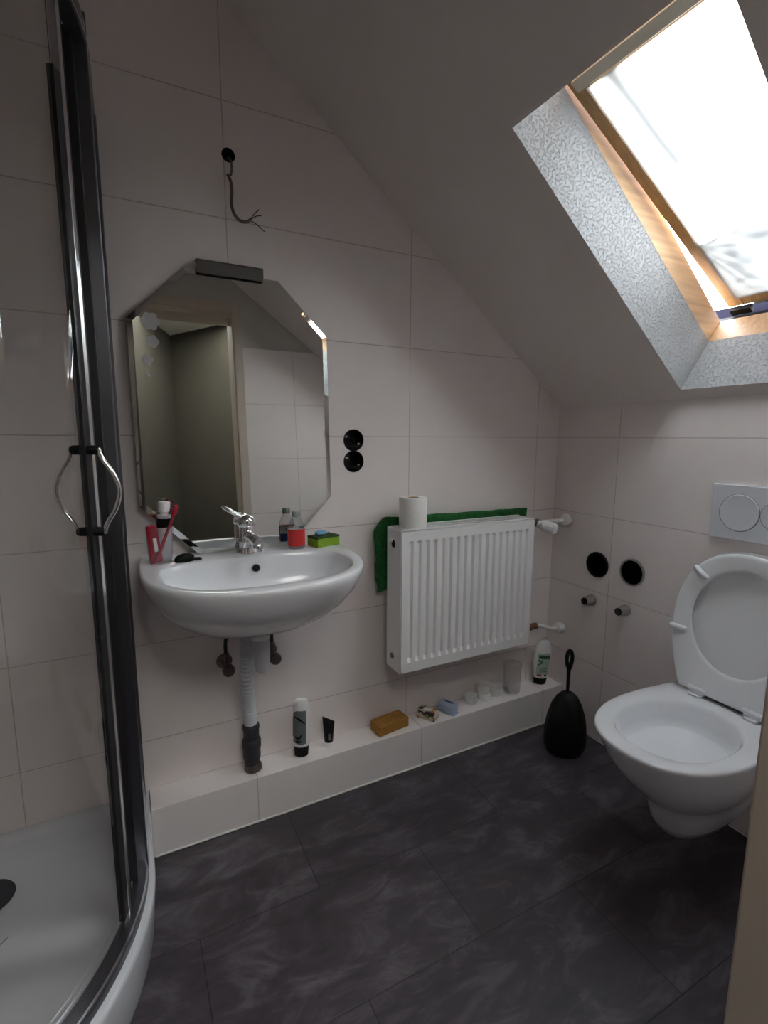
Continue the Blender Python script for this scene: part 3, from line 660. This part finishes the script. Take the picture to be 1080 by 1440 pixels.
# ------------------------------------------------------------------ things on the ledge
LZ = .1525
t = thing('shampoo_bottle', 'tall white bottle with grey swirl print and black cap, standing beside the waste hose', 'bottle', (-1.152, -.052, LZ), (R(-2), R(1), R(-20))); t.scale = (1, 1, 1.16)
def oval(prof, k=32): return [[(a*cos(2*pi*i/k), b*sin(2*pi*i/k), z) for i in range(k)] for a, b, z in prof]
bm = BM(); loft(bm, oval([(.0235,.015,.030),(.026,.0165,.034),(.0285,.018,.06),(.0285,.018,.11),(.026,.017,.15),(.0225,.0155,.163),(.018,.012,.168)])); obj('bottle_body', bm, 'white', t)
bm = BM(); loft(bm, oval([(.019,.013,0),(.0225,.0155,.002),(.0245,.016,.029)])); obj('cap', bm, 'black', t)
bm = BM(); loft(bm, oval([(.0225,.0157,.034),(.027,.0182,.045),(.0288,.0183,.065),(.0288,.0183,.11),(.0265,.0173,.14)]), False, False)
bmesh.ops.delete(bm, geom=[f for f in bm.faces if f.calc_center_median().y > -.004 or f.calc_center_median().x > .017], context='FACES'); obj('printed_label', bm, 'greylabel', t)
bm = BM()
def on(x, z): return (x, -.0188*math.sqrt(max(.02, 1-(x/.0292)**2)), z)
for zc, pts in ((0, [(-.022,.122),(-.010,.118),(.002,.110),(.012,.102)]), (0, [(-.02,.064),(-.012,.058),(-.004,.062),(.002,.07)]), (0, [(-.018,.05),(-.01,.048),(0,.05)])):
    bm = BM(); tube(bm, [on(*q) for q in pts], lambda q: .0036*(1-.6*abs(2*q-1)), 8, smooth=5); obj('swirl_print', bm, 'black', t)
t = thing('cream_tube', 'small black squeeze tube standing on its pale cap beside the tall bottle', 'tube', (-1.052, -.046, LZ), (0, 0, R(-12)))
bm = BM(); loft(bm, oval([(.0135,.0125,0),(.015,.014,.002),(.015,.014,.018),(.0145,.0135,.0195)])); obj('cap', bm, 'white', t)
bm = BM(); rg = []
for i in range(11):
    q = i/10; k = 28; a = .0155+.0055*q; b = .0145*(1-q)**.8+.0012
    rg.append([(a*cos(2*pi*m/k), b*sin(2*pi*m/k), .0195+(.080*q) - (.012*q*cos(2*pi*m/k))) for m in range(k)])
loft(bm, rg); obj('tube_body', bm, 'blackg', t)
bm = BM(); box(bm, (-.004,-.0150,.028), (.006,-.0125,.052)); obj('label_panel', bm, 'steel', t, bevel=.001)
bm = BM(); box(bm, (-.064,-.031,0), (.064,.031,.038))
bmesh.ops.subdivide_edges(bm, edges=bm.edges[:], cuts=5, use_grid_fill=True)
for v in bm.verts: v.co += V([.0016*noise.noise(v.co*40+V((k*7,0,0))) for k in range(3)])
tag(obj('bath_sponge', bm, 'sponge', loc=(-.815,-.048,LZ+.001), rot=(0,0,R(7)), bevel=.004, angle=60), 'rectangular tan bath sponge lying on the tiled ledge', 'sponge')
t = thing('soap_bar', 'bar of soap in a brown and cream patterned wrapper on the ledge', 'soap', (-.655, -.052, LZ), (0, 0, R(-58)))
bm = BM(); box(bm, (-.038,-.022,0), (.038,.022,.034)); obj('wrapper', bm, 'amber', t, bevel=.005)
bm = BM(); box(bm, (-.014,-.010,.0335), (.012,.010,.0346)); obj('label_panel', bm, 'white', t, bevel=.0004)
for a_ in ((-.040, -.034), (.034, .040)):
    bm = BM(); box(bm, (a_[0],-.017,.004), (a_[1],.017,.022)); obj('folded_end', bm, 'cream', t, bevel=.002)
t = thing('soap_bar', 'bar of soap in a shiny pale blue wrapper, next to the patterned soap', 'soap', (-.562, -.050, LZ), (0, 0, R(-66)))
bm = BM(); box(bm, (-.035,-.022,0), (.035,.022,.036)); obj('wrapper', bm, 'bluewrap', t, bevel=.005)
bm = BM(); box(bm, (-.018,.002,.0355), (.020,.012,.0366)); obj('label_panel', bm, 'bluelabel', t, bevel=.0004)
bm = BM(); box(bm, (.032,-.018,.0), (.040,.018,.003)); obj('folded_end', bm, 'bluewrap', t, bevel=.001)
bm = BM(); box(bm, (-.040,-.018,.010), (-.032,.018,.013)); obj('folded_end', bm, 'bluewrap', t, bevel=.001)
# white round tins
def tin(lbl, x, y, z, grp='white round tins on the ledge'):
    t = thing('round_tin', lbl, 'tin', (x, y, z), (0,0,x*30), grp)
    bm = BM(); lathe(bm, [(.0002,0),(.0235,0),(.0255,.002),(.0255,.0135)], 40, cap0=False); obj('tin_base', bm, 'white', t)
    bm = BM(); lathe(bm, [(.0250,.0135),(.0278,.0150),(.0278,.029),(.0262,.0310),(.023,.0302),(.0002,.0306)], 40); obj('lid', bm, 'whitepl', t)
    return t
t0 = tin('single white round tin on the ledge, leftmost of the tins', -.436, -.034, LZ)
def tin2(lbl, x, y, z):
    r = dup(t0, (x, y, z)); r['label'] = lbl; return r
tin2('lower white round tin of the middle stack on the ledge', -.374, -.036, LZ); tin2('upper white round tin of the middle stack on the ledge', -.378, -.034, LZ+.0312)
tin2('lower white round tin of the stack beside the empty glass', -.312, -.033, LZ); tin2('upper white round tin of the stack beside the empty glass', -.314, -.033, LZ+.0312)
t = thing('drinking_glass', 'empty hazy drinking glass on the ledge under the radiator pipe', 'glass', (-.235, -.045, LZ))
bm = BM(); lathe(bm, [(.0002,0),(.031,0),(.0335,.006),(.037,.125),(.0358,.125),(.0322,.008),(.0002,.007)], 44, cap0=False, cap1=False); obj('glass_wall', bm, 'frosty', t)
t = thing('shampoo_bottle', 'white bottle with green and red print and black cap in the corner of the ledge', 'bottle', (-.078, -.044, LZ), (R(-1), R(4), R(-24)))
bm = BM(); loft(bm, oval([(.026,.016,.026),(.030,.018,.030),(.036,.020,.07),(.038,.021,.12),(.034,.020,.165),(.024,.016,.190),(.014,.010,.199)])); obj('bottle_body', bm, 'white', t)
bm = BM(); loft(bm, oval([(.021,.014,0),(.025,.016,.002),(.030,.018,.029)])); obj('cap', bm, 'black', t)
def band(bm, x0, x1, z0, z1, A=.0385, B=.0216, n=10):
    def yy(x, z):
        k = 1 if z > .07 else (.79+.21*(z-.03)/.04)
        if z > .12: k = 1-.09*(z-.12)/.045
        a_, b_ = A*k, B*(.9+.1*k)*.995
        return -b_*math.sqrt(max(.01, 1-(x/a_)**2))-.0004
    g = [[bm.verts.new((x0+(x1-x0)*i/n, yy(x0+(x1-x0)*i/n, z), z)) for i in range(n+1)] for z in (z0, (z0+z1)/2, z1)]
    for r in range(2):
        for i in range(n): bm.faces.new((g[r][i], g[r][i+1], g[r+1][i+1], g[r+1][i]))
bm = BM(); band(bm, -.027, .027, .048, .142); obj('label_panel', bm, 'palelabel', t)
bm = BM(); band(bm, -.022, .026, .118, .134, .0390, .0221); obj('name_band', bm, 'greenlabel', t)
bm = BM(); 
for q in ([(-.022,.112),(-.014,.104),(-.016,.094),(-.024,.088)], [(-.010,.112),(-.006,.102),(-.012,.096)]):
    tube(bm, [(x, -.0212*math.sqrt(1-(x/.039)**2)-.0006, z) for x, z in q], lambda w: .0032*(1-.5*w), 8, smooth=4)
obj('leaf_print', bm, 'greenlabel', t)
bm = BM(); 
for i in range(4): band(bm, -.014, .018-.004*(i%2), .074-.006*i, .0765-.006*i, .0386, .0222)
obj('lettering', bm, 'greylabel', t)
bm = BM(); band(bm, -.022, -.004, .040, .052, .0350, .0213); obj('berry_print', bm, 'redlabel', t)
bm = BM(); band(bm, .008, .019, .040, .050, .0350, .0213); obj('seal_print', bm, 'black', t)

# ------------------------------------------------------------------ toilet brush
t = thing('toilet_brush', 'black toilet brush in an egg-shaped black holder standing in the corner', 'toilet brush', (-.163, -.272, 0), (0, 0, R(-27)))
bm = BM(); lathe(bm, [(.0002,0),(.064,0),(.070,.006),(.078,.03),(.080,.055),(.078,.10),(.071,.145),(.057,.19),(.040,.222),(.024,.238),(.010,.242)], 48, sy=.85); obj('brush_holder', bm, 'black', t)
bm = BM(); tube(bm, [(0,0,.238),(0,0,.30),(0,0,.345)], lambda q: .0058+.002*q, 14); 
loopc = V((0,0,.378)); pts = [loopc+V((.0105*sin(a), 0, -.030*cos(a))) for a in [2*pi*i/24 for i in range(25)]]
tube(bm, pts, .0072, 12, cap=False); tube(bm, [(0,0,.335),(0,0,.352)], lambda q: .0085+.006*q, 14); obj('brush_handle', bm, 'black', t)

# ------------------------------------------------------------------ toilet
TY, TZ = -.785, .425
wc = thing('toilet', 'white wall-hung ceramic toilet with its seat and lid raised', 'toilet', (0, TY, 0))
def dring(tip, w, z, xs=None, wb=None, nn=2.3, k=36):
    """egg: flat back at the wall, round tip at x=-tip"""
    wb = w*.80 if wb is None else wb; xs = -tip*.52 if xs is None else xs
    out = []
    for i in range(k+1):
        th = -pi/2+pi*i/k; c_, s_ = cos(th), sin(th)
        out.append((xs-(tip+xs)*abs(c_)**(2/nn), w*math.copysign(abs(s_)**(2/nn), s_), z))
    m_ = 8
    for i in range(1, m_+1): q = i/m_; out.append((xs+(-.003-xs)*q, w+(wb-w)*(q**1.6), z))
    for i in range(1, 8): out.append((-.003, wb-2*wb*i/8, z))
    for i in range(m_): q = 1-i/m_; out.append((xs+(-.003-xs)*q, -(w+(wb-w)*(q**1.6)), z))
    return out
rg = [dring(.30,.052,.105), dring(.335,.072,.112), dring(.352,.085,.14), dring(.365,.094,.18), dring(.385,.105,.215), dring(.405,.118,.234), dring(.435,.132,.262), dring(.475,.152,.305), dring(.510,.168,.352), dring(.533,.179,.395), dring(.545,.186,.414), dring(.546,.187,.419), dring(.5445,.186,.4235), dring(.540,.182,.4255)]
c0 = len(rg[0])
def wcin(a, b, xc, z, nn=2.35):
    ang = []
    base = dring(.53,.175,0); cx_ = -.30
    out = []
    for (x, y, _) in base:
        th = math.atan2(y/.175, (x-cx_)/.27)
        c_, s_ = cos(th), sin(th); out.append((xc+a*math.copysign(abs(c_)**(2/nn), c_), b*math.copysign(abs(s_)**(2/nn), s_), z))
    return out
for a, b, xc, z in ((.176,.140,-.318,.4245),(.171,.136,-.318,.421),(.166,.131,-.318,.410),(.158,.125,-.316,.37),(.151,.119,-.314,.348),(.142,.111,-.312,.3435),(.118,.092,-.308,.335),(.080,.062,-.305,.328),(.03,.025,-.30,.326)): rg.append(wcin(a, b, xc, z))
bm = BM(); loft(bm, rg); obj('bowl', bm, 'ceramic', wc, angle=70)
# seat assembly: hinge line at x=-.095
HX, HZ = -.098, .436
LA = R(7.5)                      # lean back towards the wall from vertical
axu = V((sin(LA), 0, cos(LA))); axn = V((-cos(LA), 0, sin(LA)))
def PL(s, y, o): return V((HX, y, HZ)) + axu*s + axn*o
def egg(L, w, s0=.0, wb=.135, k=40, nn=2.25):
    """outline in (s, y)"""
    out = []; sc = L*.50
    for i in range(k+1):
        th = -pi/2+pi*i/k; c_, s_ = cos(th), sin(th); out.append((sc+(L-sc)*abs(c_)**(2/nn), w*math.copysign(abs(s_)**(2/nn), s_)))
    m_ = 10
    for i in range(1, m_+1): q = i/m_; out.append((sc+(s0-sc)*q, w+(wb-w)*q**1.8))
    for i in range(1, 8): out.append((s0, wb-2*wb*i/8))
    for i in range(m_): q = 1-i/m_; out.append((sc+(s0-sc)*q, -(w+(wb-w)*q**1.8)))
    return out
def P3(poly, o): return [PL(s, y, o) for s, y in poly]
so = egg(.442, .187)
def inner(a, b, base=so, sc=.236):
    out = []
    for s, y in base:
        th = math.atan2(y/.187, (s-.22)/.22); out.append((sc+a*cos(th), b*sin(th)))
    return out
def shr(poly, k): return [(.22+(s-.22)*k, y*k) for s, y in poly]
bm = BM(); loft(bm, [P3(so, -.004), P3(so, .004), P3(shr(so,.985), .009), P3(shr(so,.95), .010), P3(inner(.163,.143), .004), P3(inner(.158,.138), .003), P3(inner(.154,.134), -.001), P3(inner(.156,.136), -.008), P3(shr(so,.97), -.008), P3(so, -.004)], False, False)
obj('toilet_seat', bm, 'seatplastic', wc, angle=50)
for s, y, dr in ((.365,.125,.9),(.365,-.125,-.9),(.178,.166,0),(.178,-.166,0)):
    bm = BM(); dvec = V((math.sin(dr*.8)*1, 0)) if 0 else None
    a_ = abs(dr)*.7; u_ = V((cos(pi/2-a_), math.copysign(sin(pi/2-a_), y))) ; c_ = V((s, y))
    p0, p1 = c_-u_*.019, c_+u_*.017
    tube(bm, [PL(p0.x,p0.y,.006), PL(p0.x,p0.y,.010), PL(c_.x,c_.y,.012), PL(p1.x,p1.y,.010), PL(p1.x,p1.y,.006)], .0085, 14, smooth=3); obj('seat_bumper', bm, 'seatplastic', wc)
lo_ = egg(.448, .190, -.004, .137)
bm = BM(); loft(bm, [P3(shr(lo_,.97), -.030), P3(shr(lo_,.995), -.026), P3(lo_, -.018), P3(lo_, -.011), P3(shr(lo_,.97), -.011), P3(shr(lo_,.94), -.0205), P3(shr(lo_,.6), -.0225), P3(shr(lo_,.2), -.0235)]); obj('toilet_lid', bm, 'seatplastic', wc, angle=50)
for y in (.078, -.078):
    bm = BM(); box(bm, (HX-.022, y-.017, .4262), (HX+.014, y+.017, .433)); 
    box(bm, (HX-.010, y-.022, .433), (HX+.012, y+.022, .450)); lathe(bm, [(.0075,-.026),(.0085,-.024),(.0085,.024),(.0075,.026)], 18, c=(HX-.004, y, .4465), mx=along((0,1,0)))
    obj('seat_hinge', bm, 'seatplastic', wc, bevel=.002)
bm = BM(); box(bm, (HX-.002, -.054, .430), (HX+.004, .054, .437)); obj('hinge_rod', bm, 'rubber', wc, smooth=False)
# flush plate
t = thing('flush_plate', 'grey dual flush plate with two round buttons on the right wall', 'flush plate', (0, -.770, .988))
bm = BM(); box(bm, (-.014,-.124,-.081), (0,.124,.081)); obj('plate', bm, 'flush' if 'flush' in M else 'acrylic', t, smooth=False, bevel=.002)
mx = along((-1,0,0))
for y, r in ((.044,.0545),(-.052,.0395)):
    bm = BM(); lathe(bm, [(r,.0135),(r,.0148),(r-.0015,.0158),(r-.004,.0152),(.0002,.0150)], 56, c=(0,y,0), mx=mx); b_ = obj('flush_button', bm, 'acrylic', t, angle=60, label='large round button' if r > .05 else 'smaller round button')
    bm = BM(); lathe(bm, [(r+.0013,.0132),(r+.0013,.0142),(r-.0003,.0142),(r-.0003,.0132)], 56, c=(0,y,0), mx=mx, cap0=False, cap1=False); obj('button_gap', bm, 'rubber', b_)

# ------------------------------------------------------------------ shower
t = thing('shower_tray', 'white acrylic quarter-round shower tray in the left corner', 'shower tray', (0, 0, 0))
def tray(i, z, k=26, dr=0.):
    x1, y1, x0, y0 = -1.612-i, -.850+i, XL+.003+max(0,i-.0), -.004-max(0,i*.999)
    if i == 0: x0, y0 = XL+.003, -.004
    r = .55-i; out = [(x0, y0, z), (x1, y0, z)]
    for q in range(k+1):
        a = pi/2*q/k; out.append((-1.612-.55 + r*cos(a), -.30 - r*sin(a), z))
    out.append((x0, y1, z)); return out
bm = BM(); loft(bm, [tray(.016,.0), tray(.010,.02), tray(.003,.10), tray(0,.135), tray(.001,.146), tray(.006,.152), tray(.055,.153), tray(.062,.149), tray(.075,.118), tray(.10,.106), tray(.2,.103), tray(.3,.100)]); obj('tray_body', bm, 'acrylic', t, angle=60)
bm = BM(); lathe(bm, [(.0002,.1015),(.046,.1015),(.056,.1045),(.054,.108),(.0002,.111)], 40, c=(-1.975,-.175,0)); obj('drain_cover', bm, 'rubber', t)
# enclosure
enc = thing('shower_enclosure', 'curved glass shower enclosure with grey metal profiles beside the washbasin', 'shower enclosure', (0, 0, 0))
def EP(a, i=0., y=None):
    """point on the enclosure line: a<0 straight part at y=a; a>=0 degrees on the arc"""
    r = .522-i
    if a < 0: return V((-1.640-i, a*-1*-1, 0))
    return V((-1.612-.55 + r*cos(R(a)), -.30 - r*sin(R(a)), 0))
def strip(bm, aa, i0, i1, z0, z1):
    rg = []
    for a in aa: p, q = EP(a, i0), EP(a, i1); rg.append([(p.x,p.y,z0),(q.x,q.y,z0),(q.x,q.y,z1),(p.x,p.y,z1)])
    loft(bm, rg)
ar = [-.004,-.1,-.2,-.299]+[3*i for i in range(0, 31)]
ZB, ZT = .153, 1.965
for nm, z0, z1 in (('bottom_rail', ZB+.001, ZB+.034), ('top_rail', ZT-.038, ZT)):
    bm = BM(); strip(bm, ar, -.014, .016, z0, z1); o = obj(nm, bm, 'alu', enc, angle=50, bevel=.002)
    bm = BM(); zz = z1-.004 if nm == 'bottom_rail' else z0; strip(bm, ar, -.0165, -.012, zz, zz+.004); obj('rail_trim', bm, 'alubright', o, angle=50)
bm = BM(); box(bm, (-1.662,-.042,ZB+.002), (-1.622,-.004,ZT+.005)); obj('wall_profile', bm, 'alu', enc, smooth=False, bevel=.003)
bm = BM(); box(bm, (-1.643,-.33,ZB+.03), (-1.637,-.03,ZT-.03)); obj('fixed_panel', bm, 'glass', enc, smooth=False)
bm = BM(); box(bm, (-1.660,-.345,ZB+.02), (-1.6265,-.315,ZT+.02)); obj('panel_stile', bm, 'alu', enc, smooth=False, bevel=.003)
bm = BM(); box(bm, (-1.668,-.372,ZB+.035), (-1.650,-.346,ZT-.03)); obj('rubber_seal', bm, 'seal', enc, smooth=False, bevel=.002)
bm = BM(); strip(bm, [19+2.2*i for i in range(0, 27)], .004, .010, ZB+.030, ZT-.03); door = obj('sliding_door', bm, 'glass', enc, angle=50)
bm = BM(); strip(bm, [18.0, 18.7, 19.4], -.003, .012, ZB+.030, ZT-.03); obj('door_stile', bm, 'alubright', door, angle=40, bevel=.001)
bm = BM(); strip(bm, [19.4, 20.3, 21.2], .001, .012, ZB+.050, 1.80); obj('rubber_seal', bm, 'seal', door, angle=40)
bm = BM(); strip(bm, [15.5, 16.7, 18.0], .003, .018, ZB+.035, ZT-.03); obj('rubber_seal', bm, 'seal', door, angle=40)
for sgn in (1, -1):
    hp = EP(20.6, -.002*sgn if sgn > 0 else .012); nrm = V((cos(R(20)), -sin(R(20)), 0))*sgn
    bm = BM(); z1, z0 = 1.180, 1.030; zz = .5*(z0+z1)
    tube(bm, [hp+nrm*.016+V((0,0,z1+.003)), hp+nrm*.022+V((0,0,z1-.015)), hp+nrm*.040+V((0,0,z1-.045)), hp+nrm*.048+V((0,0,zz)), hp+nrm*.040+V((0,0,z0+.045)), hp+nrm*.022+V((0,0,z0+.015)), hp+nrm*.016+V((0,0,z0-.003))], .0042, 12, smooth=8)
    hnd = obj('door_handle', bm, 'chrome', door, label='curved chrome bow handle outside' if sgn > 0 else 'curved chrome bow handle inside')
    for z in (z0, z1):
        bm = BM(); lathe(bm, [(.0085,-.001),(.0085,.012),(.0065,.017)], 16, c=tuple(hp+V((0,0,z))), mx=along(nrm)); obj('handle_mount', bm, 'black', hnd)
for a in (14.5, 60):
    bm = BM(); p = EP(a, .020); lathe(bm, [(.004,-.006),(.012,-.005),(.013,0),(.012,.005),(.004,.006)], 20, c=(p.x, p.y, ZB+.047), mx=along((cos(R(a)),-sin(R(a)),0))); obj('door_roller', bm, 'sheetgrey', enc)

# ------------------------------------------------------------------ lights
w = bpy.data.worlds.new('overcast'); bpy.context.scene.world = w; w.use_nodes = True
bg = w.node_tree.nodes['Background']; bg.inputs[0].default_value = (.90,.95,1.0,1); bg.inputs[1].default_value = 14.
ld = bpy.data.lights.new('skylight_portal', 'AREA'); ld.shape = 'RECTANGLE'; ld.size = 1.15; ld.size_y = .75; ld.cycles.is_portal = True
lo = bpy.data.objects.new('skylight_portal', ld); C.objects.link(lo); lo.location = SP(.5, (Y0+Y1)/2, .43)
lo.rotation_euler = Matrix((SD, V((0,1,0)), SD.cross(V((0,1,0))))).transposed().to_euler()
if (lo.rotation_euler.to_matrix() @ V((0,0,-1))).dot(ND) > 0:
    lo.rotation_euler = Matrix((SD, V((0,-1,0)), SD.cross(V((0,-1,0))))).transposed().to_euler()
# added fill light: glowing framed panel under the hall ceiling, out of view
w2 = bpy.data.objects.new('hall_fill_panel', None); C.objects.link(w2); tag(w2, kind='structure')
HW = (-1.75, -.75, -2.75, -1.75)
bm = BM(); box(bm, (HW[0], HW[2], 2.385), (HW[1], HW[3], 2.389)); obj('window_or_fill_pane', bm, 'fillpane', w2, smooth=False)  # emitting panel, added to brighten the bathroom through the doorway
bm = BM()
for a, b in (((HW[0]-.05, HW[2]-.05), (HW[1]+.05, HW[2])), ((HW[0]-.05, HW[3]), (HW[1]+.05, HW[3]+.05)), ((HW[0]-.05, HW[2]), (HW[0], HW[3])), ((HW[1], HW[2]), (HW[1]+.05, HW[3]))): box(bm, (*a, 2.37), (*b, 2.399))
obj('window_or_fill_frame', bm, 'cream', w2, smooth=False)  # frame dressing the added fill panel

# ------------------------------------------------------------------ camera
cd = bpy.data.cameras.new('camera'); cam = bpy.data.objects.new('camera', cd); C.objects.link(cam)
cam.location = (-1.616, -1.540, 1.206)
yaw, pitch, roll = R(27.403), R(-8.554), R(.242)
f = V((sin(yaw)*cos(pitch), cos(yaw)*cos(pitch), sin(pitch))); r = V((cos(yaw), -sin(yaw), 0)); u = r.cross(f)
r2 = r*cos(roll)+u*sin(roll); u2 = -r*sin(roll)+u*cos(roll)
cam.rotation_euler = Matrix((r2, u2, -f)).transposed().to_euler()
cd.sensor_fit = 'VERTICAL'; cd.sensor_height = 24; cd.lens = 24*703.48/1440; cd.clip_start = .02
bpy.context.scene.camera = cam
s = bpy.context.scene
s.view_settings.view_transform = 'Standard'; s.view_settings.look = 'None'; s.view_settings.gamma = 1; s.view_settings.use_curve_mapping = False
s.view_settings.exposure = 1.1
s.cycles.max_bounces = 12; s.cycles.diffuse_bounces = 8; s.cycles.glossy_bounces = 5; s.cycles.transparent_max_bounces = 16
s.cycles.sample_clamp_indirect = 6; s.cycles.use_denoising = True
s.cycles.caustics_reflective = False; s.cycles.caustics_refractive = False
